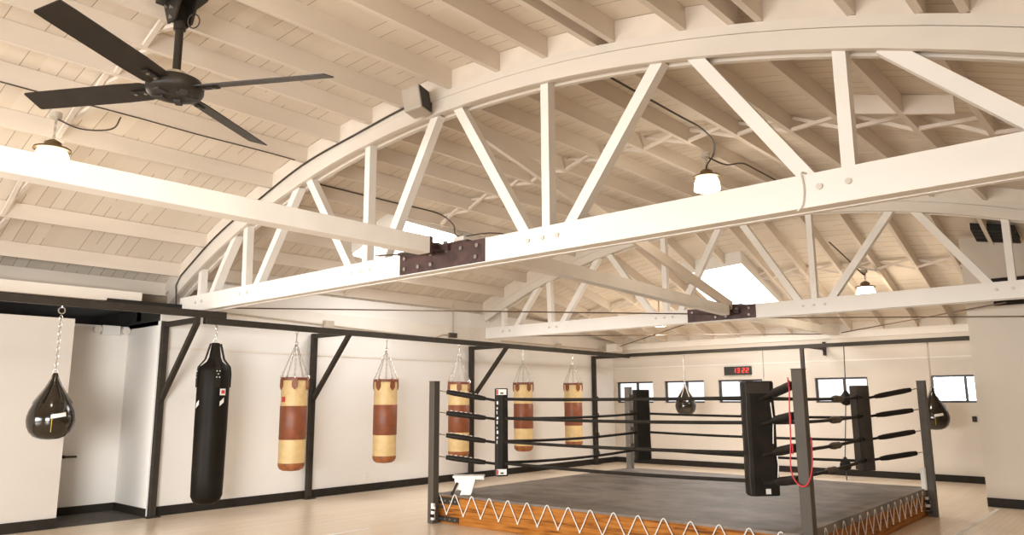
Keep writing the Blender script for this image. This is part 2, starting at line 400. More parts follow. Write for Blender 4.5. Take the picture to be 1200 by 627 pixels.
def truss(Y, label):
    t = thing('roof_truss', label, 'truss', 'white bowstring roof trusses')
    b = B()
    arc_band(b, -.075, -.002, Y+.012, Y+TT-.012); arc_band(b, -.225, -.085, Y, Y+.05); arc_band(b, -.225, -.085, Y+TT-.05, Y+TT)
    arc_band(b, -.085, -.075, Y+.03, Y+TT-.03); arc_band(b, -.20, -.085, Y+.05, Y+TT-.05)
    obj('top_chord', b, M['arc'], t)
    b = B()
    bx(b, -10.63, .74, Y, Y+.05, ZB0, ZB1); bx(b, -10.63, .74, Y+TT-.05, Y+TT, ZB0, ZB1); bx(b, -10.63, .74, Y+.05, Y+TT-.05, ZB0+.006, ZB0+.13)
    obj('bottom_chord', b, M['truss'], t)
    for k, (xa, za, xb, _, _) in enumerate(NODES):
        b = B(); y = Y + TT/2
        zt = arcz(xb, -.19)
        if k == 1:
            q = [V((xa, y, za)), V((xa+.10, y, za+.13)), V((xa+.28, y, za+.38)), V((xb, y, zt))]
            for a, c in zip(q, q[1:]): beam(b, a, c, .085, .11, up=(0, 1, 0))
        else: beam(b, (xa, y, za), (xb, y, zt), .085 if xa == xb else .10, .095, up=(0, 1, 0))
        obj('web_strut', b, M['truss'], t)
    for c in (-10.05, -8.85, -6.43, -3.91, -1.5, -.2):
        for dx in ((-.16, 0, .16) if c in (-6.43, -3.91) else (-.09, .09)):
            b = B(); tube(b, [(c+dx, Y-.016, ZB0+.125), (c+dx, Y+.002, ZB0+.125)], .021, 8)
            obj('chord_bolt', b, M['bolt_paint'], t)
    xp = -5.76 if Y < 8 else -5.98
    b = B(); bx(b, xp, xp+1.175, Y-.016, Y+.002, ZB0+.008, ZB1-.004); bx(b, xp, xp+1.175, Y+TT-.002, Y+TT+.016, ZB0+.008, ZB1-.004)
    bx(b, xp+.3, xp+.95, Y-.012, Y+TT+.012, ZB1, ZB1+.02)
    p = obj('splice_plate', b, M['rust'], t); p['label'] = 'dark rusty steel splice plate'
    for i in range(6):
        for z in (ZB0+.06, ZB1-.06):
            if random.random() < .15: continue
            b = B(); x = xp + .10 + i*.195 + random.uniform(-.02, .02)
            tube(b, [(x, Y-.034, z), (x, Y-.014, z)], .021, 6); obj('plate_bolt', b, M['bolt'], p)
    return t
truss(YA, 'white bowstring roof truss nearest the camera, spanning above the fan side of the gym')
truss(YT, 'far white bowstring roof truss beyond the ring, before the back wall')

def tie(label, a, c, w=.14, h=.225, bra=True):
    t = thing('tie_beam', label, 'beam', 'white tie beams between the trusses')
    b = B(); beam(b, a, c, w, h); obj('beam_timber', b, M['truss'], t, bevel=.006)
    a, c = V(a), V(c)
    if bra:
        d = (c - a).normalized(); s = V((d.y, -d.x, 0))
        b = B(); beam(b, c - d*.02, c + d*.015, w*1.02, h*1.02); beam(b, c, c + d*.21, .03, .09); beam(b, c + V((0, 0, -.03)), c + d*.21 + V((0, 0, -.03)), .13, .018)
        beam(b, c + d*.14 + V((0, 0, -.005)), c + d*.34 + V((0, 0, -.005)), .30, .06)
        p = obj('end_bracket', b, M['rust'], t); p['label'] = 'dark steel end bracket'
        for k in range(3):
            q = c + d*.16 + s*(.10 - .10*k) + V((0, 0, .022)); b = B(); tube(b, [q, q + V((0, 0, .03))], .022, 6); obj('bracket_bolt', b, M['bolt'], p)
        b = B(); q = c + d*.10 + V((0, 0, -.045)); e = (V((-1, -.45, 0)) if c.y < 8 else V((-1, -.9, 0))).normalized()
        tube(b, [q, q + e*.20], .022, 8); torus(b, q + e*.29, (0, 0, 1), e, .040, .011, 2.0); tube(b, [q + e*.38, q + e*.62], .008, 6)
        obj('turnbuckle_eye', b, M['cable'], t)
    return t
tie('white timber tie beam running overhead from the camera side to the near truss', (-5.17, -1.0, 2.977), (-5.17, YA-.20, 2.977), .16, .157)
tie('white timber tie beam between the near truss and the far truss', (-5.15, YA+TT+.01, 3.055), (-5.20, YT-.22, 2.905), .14, .155)
tie('white timber tie beam between the far truss and the back wall', (-5.15, YT+TT+.01, 2.872), (-5.15, YB-.05, 2.872), .14, .155, bra=False)
b = B(); beam(b, (-5.08, YA+TT+.02, 4.33), (-5.20, YT-.02, 2.99), .05, .15)
tag(obj('sway_brace', b, M['joist'], bevel=.004), 'sloping timber brace from near truss top chord down to far truss splice', 'brace')

# ------------------------------------------------------------------ skylights
def skylight(label, q):
    t = thing('skylight', label, 'skylight')
    q = [V(p) for p in q]; b = B()
    c = sum(q, V((0, 0, 0)))/4
    hexa(b, [p for p in q] + [p + V((0, 0, .015)) for p in q])
    obj('skylight_pane', b, M['sky'], t)
    for i in range(4):
        b = B(); a, e = q[i], q[(i+1) % 4]; o = ((a+e)/2 - c); o.z = 0; o = o.normalized()*.012
        hexa(b, [a, e, e + o, a + o, a + V((0, 0, .24)), e + V((0, 0, .24)), e + o + V((0, 0, .24)), a + o + V((0, 0, .24))]); obj('skylight_frame', b, M['truss'], t)
def cylp(x, y): return (x, y, arcz(x) - .04)
skylight('bright rectangular skylight in the middle bay seen behind the near truss splice', [cylp(-9.55, 7.0), cylp(-8.33, 7.0), cylp(-8.46, 8.92), cylp(-9.68, 8.92)])
skylight('bright rectangular skylight in the sloping end bay above the far truss splice', [(x, y, endz(x, y) - .04) for x, y in ((-6.95, 12.90), (-5.73, 12.90), (-5.68, 14.62), (-6.98, 14.62))])

# ------------------------------------------------------------------ pendant lamps
def lamp(label, x, y, ztop, zs):
    """ztop: joist bottom, zs: bottom rim of the glass shade"""
    t = thing('pendant_lamp', label, 'lamp', 'white glass pendant lamps')
    b = B(); lathe(b, [(0, ztop), (.055, ztop), (.055, ztop-.05), (.02, ztop-.07), (0, ztop-.07)], (x, y, 0), 14); obj('ceiling_box', b, M['grey'], t)
    b = B(); tube(b, [(x, y, ztop-.06), (x, y, zs+.30)], .008, 6); chain(b, (x+.02, y, ztop-.05), (x+.01, y, zs+.28), .04, .004, .011); obj('hanging_stem', b, M['grey'], t)
    k = .87; L = lambda pts: [(r*k, zs + z*k) for r, z in pts]
    b = B(); lathe(b, L([(0, .31), (.03, .31), (.085, .275), (.09, .215), (.185, .205), (.19, .185), (.165, .185), (0, .2)]), (x, y, 0), 24)
    obj('lamp_cap', b, M['brass'], t, smooth=True)
    b = B(); lathe(b, L([(.125, .2), (.150, .17), (.172, .11), (.182, .045), (.183, 0), (.15, -.012), (.08, -.022), (0, -.026)]), (x, y, 0), 28)
    obj('lamp_shade', b, M['lampglass'], t, smooth=True)
    b = B(); torus(b, (x, y, zs+.03*k), (0, 0, 1), (1, 0, 0), .186*k, .004, 1, 28, 5); obj('shade_ring', b, M['brass'], t)
lamp('glowing white glass pendant lamp hanging below the black ceiling fan blade', -7.87, 2.25, arcz(-7.87), 3.77)
lamp('glowing white glass pendant lamp hanging above the middle of the near truss chord', -4.07, 8.3, arcz(-4.07), 4.08)
lamp('pendant lamp glowing in the sloping end bay just above the far truss chord', -3.83, 13.6, endz(-3.83, 13.6), 3.25)
lamp('pendant lamp with only its glowing underside showing below the far truss chord', -7.9, 13.6, endz(-7.9, 13.6), 3.02)
lamp('pendant lamp almost hidden behind the near truss splice, only a glint showing', -8.42, 8.3, arcz(-8.42), 3.665)

# ------------------------------------------------------------------ ceiling fan
FX, FY, FZ = -5.40, 2.31, 3.86
f = thing('ceiling_fan', 'black four-bladed industrial ceiling fan on a short rod', 'fan', loc=(FX, FY, FZ))
zj = arcz(FX)
b = B(); bx(b, -.16, .16, -.13, .13, zj-FZ-.03, zj-FZ); beam(b, (-.05, 0, zj-FZ-.01), (-.03, 0, zj-FZ-.2), .12, .012, up=(1, 0, 0))
prism(b, [(-.15, zj-FZ-.03), (.15, zj-FZ-.03), (.06, zj-FZ-.21), (-.06, zj-FZ-.21)], 1, -.07, -.055)
prism(b, [(-.15, zj-FZ-.03), (.15, zj-FZ-.03), (.06, zj-FZ-.21), (-.06, zj-FZ-.21)], 1, .055, .07)
mb = obj('mount_bracket', b, M['fan'], f)
for x, z in ((-.10, -.06), (.10, -.06), (0, -.10), (0, -.18)):
    b = B(); tube(b, [(x, -.085, zj-FZ+z), (x, -.07, zj-FZ+z)], .016, 8); obj('bracket_bolt', b, M['bolt'], mb)
b = B(); lathe(b, [(0, zj-FZ-.2), (.045, zj-FZ-.2), (.045, zj-FZ-.26), (.03, zj-FZ-.27), (.03, .10), (0, .10)], seg=16); obj('down_rod', b, M['fan'], f, smooth=True)
b = B(); torus(b, (.085, .065, zj-FZ-.19), (.66, -.75, 0), (0, 0, 1), .045, .006, 1.3, 14); obj('power_cord', b, M['cable'], f)
b = B(); lathe(b, [(.03, .14), (.075, .13), (.08, .085), (.03, .085)], seg=24); o = obj('rod_collar', b, M['chrome'], f, smooth=True)
b = B(); lathe(b, [(0, .085), (.13, .085), (.185, .065), (.205, .03), (.205, -.02), (.19, -.045), (.12, -.06), (.075, -.045), (0, -.045)], seg=40); hub = obj('motor_hub', b, M['fan'], f, smooth=True)
for k in range(5):
    a = k*2*PI/5; b = B(); beam(b, (.08*math.cos(a), .08*math.sin(a), -.055), (.17*math.cos(a), .17*math.sin(a), -.055), .05, .018); obj('hub_vent', b, M['grille'], hub)
for k in range(4):
    a = math.radians(31 + 90*k); ca, sa = math.cos(a), math.sin(a); b = B()
    R = Matrix.Rotation(a, 4, 'Z') @ Matrix.Rotation(math.radians(17), 4, 'X')
    st = [(.16, .06), (.24, .095), (.45, .102), (.8, .10), (1.12, .098), (1.225, .095), (1.235, .085)]
    up = [[R @ V((r, s*w, .006)) for s in (-1, 1)] + [R @ V((r, s*w, -.002)) for s in (1, -1)] for r, w in st]
    vs = [[b.verts.new(p) for p in q] for q in up]
    for p, q in zip(vs, vs[1:]):
        for i in range(4): b.faces.new((p[i], p[(i+1) % 4], q[(i+1) % 4], q[i]))
    b.faces.new(vs[0]); b.faces.new(vs[-1][::-1])
    bl = obj('fan_blade', b, M['fan'], f)
    b = B(); pts = [R @ V((r, 0, -.012)) for r in (.15, .36)]; beam(b, pts[0], pts[1], .05, .008); obj('blade_iron', b, M['fan'], bl)
    for r in (.24, .32):
        b = B(); q = R @ V((r, 0, -.018)); beam(b, q, q + (R.to_3x3() @ V((.0, 0, -.008))), .02, .02); obj('blade_screw', b, M['bolt'], bl)

# ------------------------------------------------------------------ loudspeaker on the near truss
t = thing('loudspeaker', 'small beige loudspeaker with dark grille fixed on the near truss top chord', 'speaker', loc=(-5.36, YA-.17, 4.48))
sp = Matrix.Rotation(math.radians(20), 4, 'Z') @ Matrix.Rotation(math.radians(-10), 4, 'Y')
b = B(); bx(b, -.11, .09, -.11, .11, -.125, .125); b.transform(sp); obj('speaker_housing', b, M['grey'], t, bevel=.02)
b = B(); bx(b, .09, .101, -.10, .10, -.115, .115); b.transform(sp); obj('speaker_grille', b, M['grille'], t, bevel=.006)
b = B(); bx(b, -.03, .03, .10, .19, -.03, .03); obj('wall_bracket', b, M['black'], t)

# ------------------------------------------------------------------ cables and conduits
def smooth_path(pts, n=5):
    P = [V(p) for p in pts]
    if len(P) < 3: return P
    P = [P[0]*2 - P[1]] + P + [P[-1]*2 - P[-2]]; out = []
    for i in range(1, len(P)-2):
        a, p, q, c = P[i-1:i+3]
        for k in range(n):
            t = k/n; out.append(.5*((2*p) + (q-a)*t + (2*a-5*p+4*q-c)*t*t + (3*p-a-3*q+c)*t**3))
    return out + [P[-2]]
def cable(name, label, cat, pts, r, m, group=None):
    b = B(); tube(b, smooth_path(pts) if len(pts) < 20 else pts, r, 6); return tag(obj(name, b, m, smooth=False), label, cat, group)
cable('speaker_cable', 'dark cable running along the near truss top chord from the speaker to left wall', 'cable',
      [(x, YA-.008, arcz(x, -.03 + .012*math.sin(x*3.1))) for x in [-5.45 - .2*i for i in range(27)]] + [(-10.75, YA-.02, 3.2), (-10.70, YA-.02, 2.92)], .011, M['cable'])
cable('lamp_cable', 'dark cable stapled along a near-bay joist to the lamp by the fan', 'cable', [(-7.56, y, arcz(-7.59) - .008 - .004*math.sin(y*4)) for y in [-1 + .3*i for i in range(20)]] , .007, M['cable'])
cable('lamp_cable', 'thin cable looping from a joist to the lamp below the fan blade', 'cable', [(-7.88, 2.2, arcz(-7.9)-.03), (-7.80, 2.45, arcz(-7.8)-.14), (-7.70, 2.7, arcz(-7.7)-.12), (-7.62, 2.75, arcz(-7.6)-.02)], .008, M['cable'])
cable('lamp_cable', 'dark cable along a middle-bay joist curving down to the big lamp', 'cable',
      [(-3.62, y, arcz(-3.62) - .012) for y in (5.1, 5.6, 6.2, 6.8, 7.3)] + [(-3.70, 7.75, arcz(-3.7)-.03), (-3.86, 8.1, arcz(-3.9)-.08), (-4.04, 8.27, arcz(-4.07)-.16), (-4.07, 8.3, 4.34)], .011, M['cable'])
cable('lamp_cable', 'dark cable leaving the big middle-bay lamp toward the far truss', 'cable', [(-4.05, 8.3, arcz(-4.07)-.05), (-3.95, 8.6, arcz(-3.95)-.09), (-3.86, 8.9, arcz(-3.9)-.015)] + [(-3.84, y, arcz(-3.84)-.012) for y in (9.3, 10.2, 11.1)], .010, M['cable'])
cable('lamp_cable', 'dark cable along the outer middle-bay joists above the splice of near truss', 'cable',
      [(-7.97, y, arcz(-7.97)-.012) for y in (5.1, 5.8, 6.6, 7.4)] + [(-8.15, 7.9, arcz(-8.15)-.03), (-8.38, 8.25, arcz(-8.42)-.06)] + [(-8.1, 8.9, arcz(-8.1)-.02), (-8.1, 10.5, arcz(-8.1)-.012)], .010, M['cable'])
cable('lamp_cable', 'short dark cable arching above the end-bay lamp over the partition side', 'cable', [(-4.05, 12.6, endz(-4.05, 12.6)-.01), (-3.95, 13.2, endz(-3.95, 13.2)-.02), (-3.83, 13.55, endz(-3.83, 13.6)-.09), (-3.82, 13.6, 3.72)], .012, M['cable'])
zc = 2.895
G = 'steel stay cables level with the truss chords'
cable('stay_cable', 'thin stay cable from near truss wall end to far truss splice', 'cable', [(-10.5, YA+TT+.05, zc-.02), (-5.9, YT-.10, zc+.02)], .011, M['wire'], G)
cable('stay_cable', 'thin stay cable from far truss splice to the back left corner', 'cable', [(-5.95, YT+TT+.05, 2.84), (-10.45, YB-.15, 2.80)], .011, M['wire'], G)
cable('stay_cable', 'thin stay cable from far truss wall end to the end-bay tie beam', 'cable', [(-10.4, YT+TT+.05, 2.83), (-5.25, YB-.15, 2.83)], .011, M['wire'], G)
cable('stay_cable', 'thin stay cable from end-bay tie beam toward the partition', 'cable', [(-5.0, YB-.15, 2.84), (-1.6, YT+TT+.5, 2.80)], .011, M['wire'], G)
cable('stay_cable', 'thin level stay cable under the far chord from splice toward the partition', 'cable', [(-4.9, YT+TT+.05, 2.80), (-1.2, 12.7, 2.64)], .009, M['wire'], G)
t = thing('wall_conduit', 'painted conduit with junction box along top of left wall above the bags', 'conduit')
b = B(); tube(b, [(XL+.05, 4.95, 2.86), (XL+.05, 7.2, 2.79), (XL+.05, 9.8, 2.70), (XL+.05, 10.0, 2.78), (XL+.05, 10.3, 2.80)], .014, 8); obj('conduit_pipe', b, M['conduit'], t)
box_obj('junction_box', (XL+.035, XL+.11, 7.27, 7.45, 2.72, 2.86), M['conduit'], t, bevel=.008)
b = B(); bx(b, XL+.035, XL+.10, 10.18, 10.36, 2.74, 2.83); obj('elbow_box', b, M['cable'], t)
cable('drop_conduit', 'thin vertical conduit dropping from the ceiling to the left wall conduit', 'conduit', [(XL+.06, 10.28, 2.80), (XL+.06, 10.28, arcz(XL+.06)+.02)], .013, M['conduit'])
t = thing('wall_pipe_box', 'beige junction box with pipe at the top of back left corner', 'box')
box_obj('box_body', (-10.42, -10.12, 15.35, 15.62, 2.665, 2.86), M['fascia'], t, bevel=.01)
b = B(); tube(b, [(-10.5, 11.6, 2.74), (-10.5, 13.6, 2.73), (-10.5, 15.5, 2.72), (-10.3, 15.5, 2.72)], .016, 8)
bx(b, -10.54, -10.46, 13.5, 13.62, 2.68, 2.79); bx(b, -10.62, -10.5, 15.30, 15.36, 2.66, 2.80); obj('box_pipe', b, M['conduit'], t)
cable('white_cord', 'short white cord looped over the near truss chord', 'cord', [(-1.68, YA+.1, 3.02), (-1.70, YA-.01, 3.01), (-1.69, YA-.02, 2.9), (-1.705, YA-.015, 2.80), (-1.74, YA-.012, 2.76)], .007, M['lace'])
t = thing('emergency_light', 'white twin-head emergency light high on the niche back wall', 'light')
box_obj('light_body', (-11.7, -11.62, 4.20, 4.46, 2.50, 2.64), M['white'], t, bevel=.012)
for y in (4.13, 4.52):
    b = B(); tube(b, [(-11.66, y, 2.57), (-11.57, y, 2.57)], [.045, .055], 14); obj('lamp_head', b, M['fascia'], t)
for y, z, l in ((5.74, .27, 'white wall outlet low behind the tall black punching bag'), (8.31, .265, 'white wall outlet low behind the second tan bag')):
    t = thing('wall_outlet', l, 'outlet', 'white outlets on the left wall')
    box_obj('outlet_plate', (XL, XL+.008, y-.04, y+.04, z-.06, z+.06), M['white'], t, bevel=.003)
    for dz in (-.025, .025):
        b = B(); bx(b, XL+.008, XL+.011, y-.018, y+.018, z+dz-.015, z+dz+.015); obj('outlet_socket', b, M['fascia'], t)
t = thing('wall_switch', 'small dark wall switch on the back wall beside the partition', 'switch')
box_obj('switch_plate', (-2.87, -2.80, YB-.03, YB, 1.09, 1.19), M['black'], t, bevel=.004)
box_obj('switch_rocker', (-2.85, -2.82, YB-.04, YB-.03, 1.12, 1.16), M['grille'], t)
t = thing('transom_vent', 'dark slot vent high on the partition behind the far truss chord', 'vent')
box_obj('vent_opening', (-1.86, -.2, 12.77, 12.802, 2.85, 3.25), M['dark'], t)
for k in range(4): box_obj('vent_slat', (-1.86, -.2, 12.755, 12.772, 2.87+.1*k, 2.89+.1*k), M['base'], t)
t = thing('ceiling_vent', 'dark rectangular vent panel between joists above the partition', 'vent')
b = B(); q = [(-1.98, 12.34), (-1.44, 12.34), (-1.44, 12.74), (-1.98, 12.74)]
hexa(b, [(x, y, endz(x, y)+.02) for x, y in q] + [(x, y, endz(x, y)+.12) for x, y in q]); obj('vent_panel', b, M['dark'], t)
for k in range(3):
    b = B(); y = 12.42 + .12*k; beam(b, (-1.96, y, endz(-1.96, y)+.015), (-1.46, y, endz(-1.46, y)+.015), .02, .012); obj('vent_slat', b, M['base'], t)

# ------------------------------------------------------------------ steel bag frame
BX = -9.65
t = thing('bag_frame', 'black square-tube steel frame carrying the punching bags along two walls', 'frame')
def blk(n, a, c, w=.075, h=.075):
    b = B(); beam(b, a, c, w, h); return obj(n, b, M['black'], t, bevel=.005)
blk('frame_beam', (BX, -1.5, 2.70), (BX, 5.04, 2.685), .09, .09)
blk('frame_beam', (BX, 4.75, 2.60), (BX, 15.15, 2.525), .085, .085)
blk('frame_beam', (BX-.04, 15.1, 2.545), (-2.30, 15.1, 2.555), .075, .075)
for y, z in ((4.65, 2.60), (7.10, 2.583), (10.8, 2.556), (15.05, 2.526)):
    blk('frame_post', (XL+.065, y, 0), (XL+.065, y, z+.04), .085, .085)
    blk('frame_arm', (XL+.03, y, z), (BX+.03, y, z), .07, .07)
    if y < 15: blk('frame_brace', (XL+.08, y, 1.54), (BX+.02, y, z-.02), .065, .065)
    b = B(); bx(b, XL+.0, XL+.16, y-.09, y+.09, 0, .012); obj('post_foot', b, M['black'], t)
blk('frame_post', (-5.55, 15.1, 0), (-5.55, 15.1, 2.52), .07, .07)
blk('frame_arm', (-5.40, 15.1, 2.545), (-5.40, YB-.01, 2.545), .07, .07)
blk('frame_plate', (-5.40, YB-.03, 2.40), (-5.40, YB-.03, 2.68), .05, .10)

# ------------------------------------------------------------------ punching bags
def surf_patch(prof, phi0, phi1, z0, z1, off=.004, nu=8, nv=6, skew=0.):
    """quad patch lying on a lathe surface; angles around z"""
    pr = sorted(prof, key=lambda p: p[1])
    def rad(z):
        for (r0, a), (r1, c) in zip(pr, pr[1:]):
            if a <= z <= c and c > a: return r0 + (r1-r0)*(z-a)/(c-a)
        return pr[-1][0]
    b = B(); g = []
    for j in range(nv+1):
        z = z0 + (z1-z0)*j/nv; row = []
        for i in range(nu+1):
            ph = phi0 + (phi1-phi0)*i/nu; zz = z + skew*(i/nu-.5); r = rad(zz) + off
            row.append(b.verts.new((r*math.cos(ph), r*math.sin(ph), zz)))
        g.append(row)
    for a, c in zip(g, g[1:]):
        for i in range(nu): b.faces.new((a[i], a[i+1], c[i+1], c[i]))
    return b
def tan_bag(y, zbeam, label, dz, patch=False, rot=0.):
    """body from -1.31 to 0, origin at the top of the leather"""
    t = thing('heavy_bag', label, 'punching bag', 'tan and brown heavy bags', (BX, y, 1.86 + dz))
    R = .185
    ph = math.atan2(-y, -BX)
    b = B(); lathe(b, [(.0, -.012), (.165, -.012), (R-.008, -.02), (R, -.05), (R+.002, -.41), (R, -.86), (R, -1.20), (R-.004, -1.22)], seg=36); body = obj('bag_body', b, M['tan'], t, smooth=True)
    b = B(); lathe(b, [(R+.003, -.395), (R+.006, -.40), (R+.006, -.865), (R+.002, -.87)], seg=36); p = obj('middle_band', b, M['brown'], t, smooth=True); p['label'] = 'wide brown leather middle band'
    b = B(); lathe(b, [(R+.001, -1.195), (R, -1.235), (R-.02, -1.275), (R-.06, -1.30), (0, -1.315)], seg=36); p = obj('bag_base', b, M['cap'], t, smooth=True); p['label'] = 'worn reddish brown base'
    b = B(); lathe(b, [(R-.03, -.01), (R-.012, .012), (R+.002, .004), (R+.003, -.028), (R, -.03)], seg=36); obj('top_rim', b, M['rim'], t, smooth=True)
    top = V((0, 0, zbeam - (1.86+dz)))
    hk = top - V((0, 0, .20))
    for k in range(5):
        a = ph + rot + k*2*PI/5; d = V((math.cos(a), math.sin(a), 0))
        b = B()
        s = V((-d.y, d.x, 0)); pts = [(-.030, .015), (-.042, -.075), (-.038, -.125), (0, -.165), (.038, -.125), (.042, -.075), (.030, .015)]
        vo = [b.verts.new(d*(R+.018) + s*u + V((0, 0, z))) for u, z in pts]; vi = [b.verts.new(d*(R-.004) + s*u + V((0, 0, z))) for u, z in pts]
        b.faces.new(vo); b.faces.new(vi[::-1])
        for i in range(7): b.faces.new((vo[i], vi[i], vi[(i+1) % 7], vo[(i+1) % 7]))
        tab = obj('leather_tab', b, M['brown'], t)
        b = B(); torus(b, d*(R+.006) + V((0, 0, .012)), s, (0, 0, 1), .022, .005, 1.2); obj('d_ring', b, M['chrome'], tab)
        b = B(); chain(b, d*(R+.004) + V((0, 0, .03)), hk + d*.012, .045, .0042, .0115); obj('bag_chain', b, M['chrome'], t)
    b = B(); torus(b, top - V((0, 0, .02)), (1, 0, 0), (0, 0, 1), .022, .006); torus(b, top - V((0, 0, .095)), (.6, .8, 0), (0, 0, 1), .024, .007, 2.4); torus(b, top - V((0, 0, .185)), (1, 0, 0), (0, 0, 1), .028, .008)
    obj('swivel_hook', b, M['chrome'], t)
    if patch:
        p = obj('logo_patch', surf_patch([(R, 0), (R, -1)], ph - 1.1, ph - .7, -.34, -.265, .006), M['redpatch'], t); p['label'] = 'small red maker patch'
zb = lambda y: 2.60 - .0072*(y-4.75) - .043
tan_bag(6.17, zb(6.17), 'tan heavy bag with brown band, next after the tall black bag', 0, True)
tan_bag(7.86, zb(7.86), 'tan heavy bag with brown band, past the second steel post, alone before the ring', 0, rot=.6)
tan_bag(9.53, zb(9.53), 'tan heavy bag with brown band behind the padded rope ends of the ring corner', -.02)
tan_bag(11.30, zb(11.30), 'tan heavy bag with brown band just beyond the front left corner pad', -.01, rot=.62)
tan_bag(12.93, zb(12.93), 'tan heavy bag with brown band farthest down the left wall, before last post', 0, rot=.6)

# tall black bag
t = thing('long_heavy_bag', 'tall matte black heavy bag hanging by the first steel post', 'punching bag', loc=(BX, 4.93, 0))
ph = math.atan2(-4.93, 9.65)
prof = [(0, .215), (.10, .222), (.165, .26), (.195, .33), (.200, .6), (.205, 1.2), (.205, 1.75), (.198, 1.93), (.185, 1.99), (.10, 2.06), (.075, 2.12), (.05, 2.31), (0, 2.315)]
b = B(); lathe(b, prof, seg=36); obj('bag_body', b, M['vinyl'], t, smooth=True)
for k in range(4):
    a = ph + .25 + k*PI/2; d = V((math.cos(a), math.sin(a), 0)); b = B(); s = V((-d.y, d.x, 0))
    q = [(.207, 1.72), (.208, 1.90), (.195, 1.99), (.115, 2.09), (.06, 2.30)]
    for (r0, z0), (r1, z1) in zip(q, q[1:]):
        p0, p1 = d*(r0+.006) + V((0, 0, z0)), d*(r1+.006) + V((0, 0, z1)); beam(b, p0, p1, .065, .012, up=d)
    st = obj('bag_strap', b, M['pad'], t)
    for z, u in ((1.93, -.018), (1.93, .018), (1.89, 0), (1.85, -.018), (1.85, .018)):
        b = B(); c = d*.216 + s*u + V((0, 0, z)); beam(b, c, c + d*.006, .012, .012); obj('strap_rivet', b, M['white'], st)
b = B(); torus(b, (0, 0, 2.335), (math.cos(ph), math.sin(ph), 0), (0, 0, 1), .035, .007); chain(b, (0, 0, 2.36), (0, 0, 2.53), .05, .005, .013); torus(b, (0, 0, 2.58), (0, 1, 0), (0, 0, 1), .03, .006, 1.8); torus(b, (0, 0, 2.635), (1, 0, 0), (0, 0, 1), .02, .006); obj('bag_chain', b, M['chrome'], t)
p = obj('logo_patch', surf_patch(prof, ph+.42, ph+.82, 1.615, 1.70, .008), M['white'], t); p['label'] = 'white and red maker label'
b = surf_patch(prof, ph+.50, ph+.74, 1.635, 1.68, .012); obj('logo_mark', b, M['redpatch'], p)
for a0, z0 in ((.45, 1.50), (-1.15, 1.47)):
    b = surf_patch(prof, ph+a0, ph+a0+.28, z0, z0+.06, .008, skew=.05); obj('logo_stripe', b, M['white'], t)

# teardrop bags
def teardrop(x, y, zt, zbm, label, sc=1., patch=True, loops=True):
    t = thing('teardrop_bag', label, 'punching bag', 'black teardrop bags', (x, y, zt))
    raw = [(0, 0), (.012, -.002), (.03, -.06), (.06, -.13), (.10, -.20), (.145, -.27), (.19, -.345), (.225, -.42), (.243, -.49), (.245, -.54), (.235, -.60), (.21, -.66), (.165, -.71), (.10, -.74), (0, -.752)]
    prof = [(r*sc, z*sc) for r, z in raw]
    b = B(); lathe(b, prof, seg=40); obj('bag_body', b, M['gloss'], t, smooth=True)
    b = B(); torus(b, (0, 0, .01), (.8, -.6, 0), (0, 0, 1), .028, .007); obj('top_ring', b, M['chrome'], t)
    b = B(); L = zbm - zt; chain(b, (0, 0, .03), (.0, 0, L-.11), .055, .0055, .015); torus(b, (0, 0, L-.05), (1, 0, 0), (0, 0, 1), .035, .008, 1.1); tube(b, [(0, 0, L-.02), (0, 0, L+.03)], .012, 8); obj('bag_chain', b, M['chrome'], t)
    ph = math.atan2(-y, -x)
    if patch:
        p = obj('logo_patch', surf_patch(prof, ph-.02, ph+.62, -.50*sc, -.455*sc, .004, skew=.025), M['white'], t); p['label'] = 'small white maker patch'
        obj('yellow_stripe', surf_patch(prof, ph+.02, ph+.045, -.66*sc, -.50*sc, .004), M['yellow'], t)
    if loops:
        for k in range(6):
            a = ph + (k-.5)*PI/3; d = V((math.cos(a), math.sin(a), 0)); b = B()
            q = [(d*(r*sc+.008) + V((0, 0, z*sc))) for r, z in raw[1:7]]
            for p0, p1 in zip(q, q[1:]): beam(b, p0, p1, .022, .006, up=d)
            obj('bag_strap', b, M['grey'] if not patch else M['gloss'], t)
teardrop(BX, 3.03, 1.87, 2.64, 'large glossy black teardrop bag hanging before the niche')
teardrop(-8.185, 15.1, 1.86, 2.51, 'smaller black teardrop bag hanging over the ring before the windows', .92, False)
teardrop(-3.29, 15.1, 1.70, 2.515, 'glossy black teardrop bag hanging near the partition beyond the ring', .98, True)
t = thing('double_end_bag', 'two small black balls on one cord behind the ring, before the fourth window', 'punching bag')
b = B(); tube(b, [(-4.74, 15.1, 2.52), (-4.77, 15.1, 1.62), (-4.88, 15.1, .42), (-4.88, 15.1, .0)], .010, 6); obj('bag_cord', b, M['cable'], t)
for x, z, r in ((-4.775, 1.50, .115), (-4.88, .27, .105)):
    b = B(); lathe(b, [(0, -r), (r*.5, -r*.87), (r*.87, -r*.5), (r, 0), (r*.9, r*.5), (r*.55, r*.95), (.02, r*1.5), (0, r*1.55)], (x, 15.1, z), 20); obj('speed_ball', b, M['vinyl'], t, smooth=True)
b = B(); chain(b, (-6.37, 15.1, 2.53), (-6.37, 15.1, 1.95), .06, .005, .015); tube(b, [(-6.37, 15.1, 2.0), (-6.37, 15.1, 1.55)], .005, 6)
tag(obj('hanging_chain', b, M['chrome']), 'bare thin chain hanging from the back beam beside the clock', 'chain')

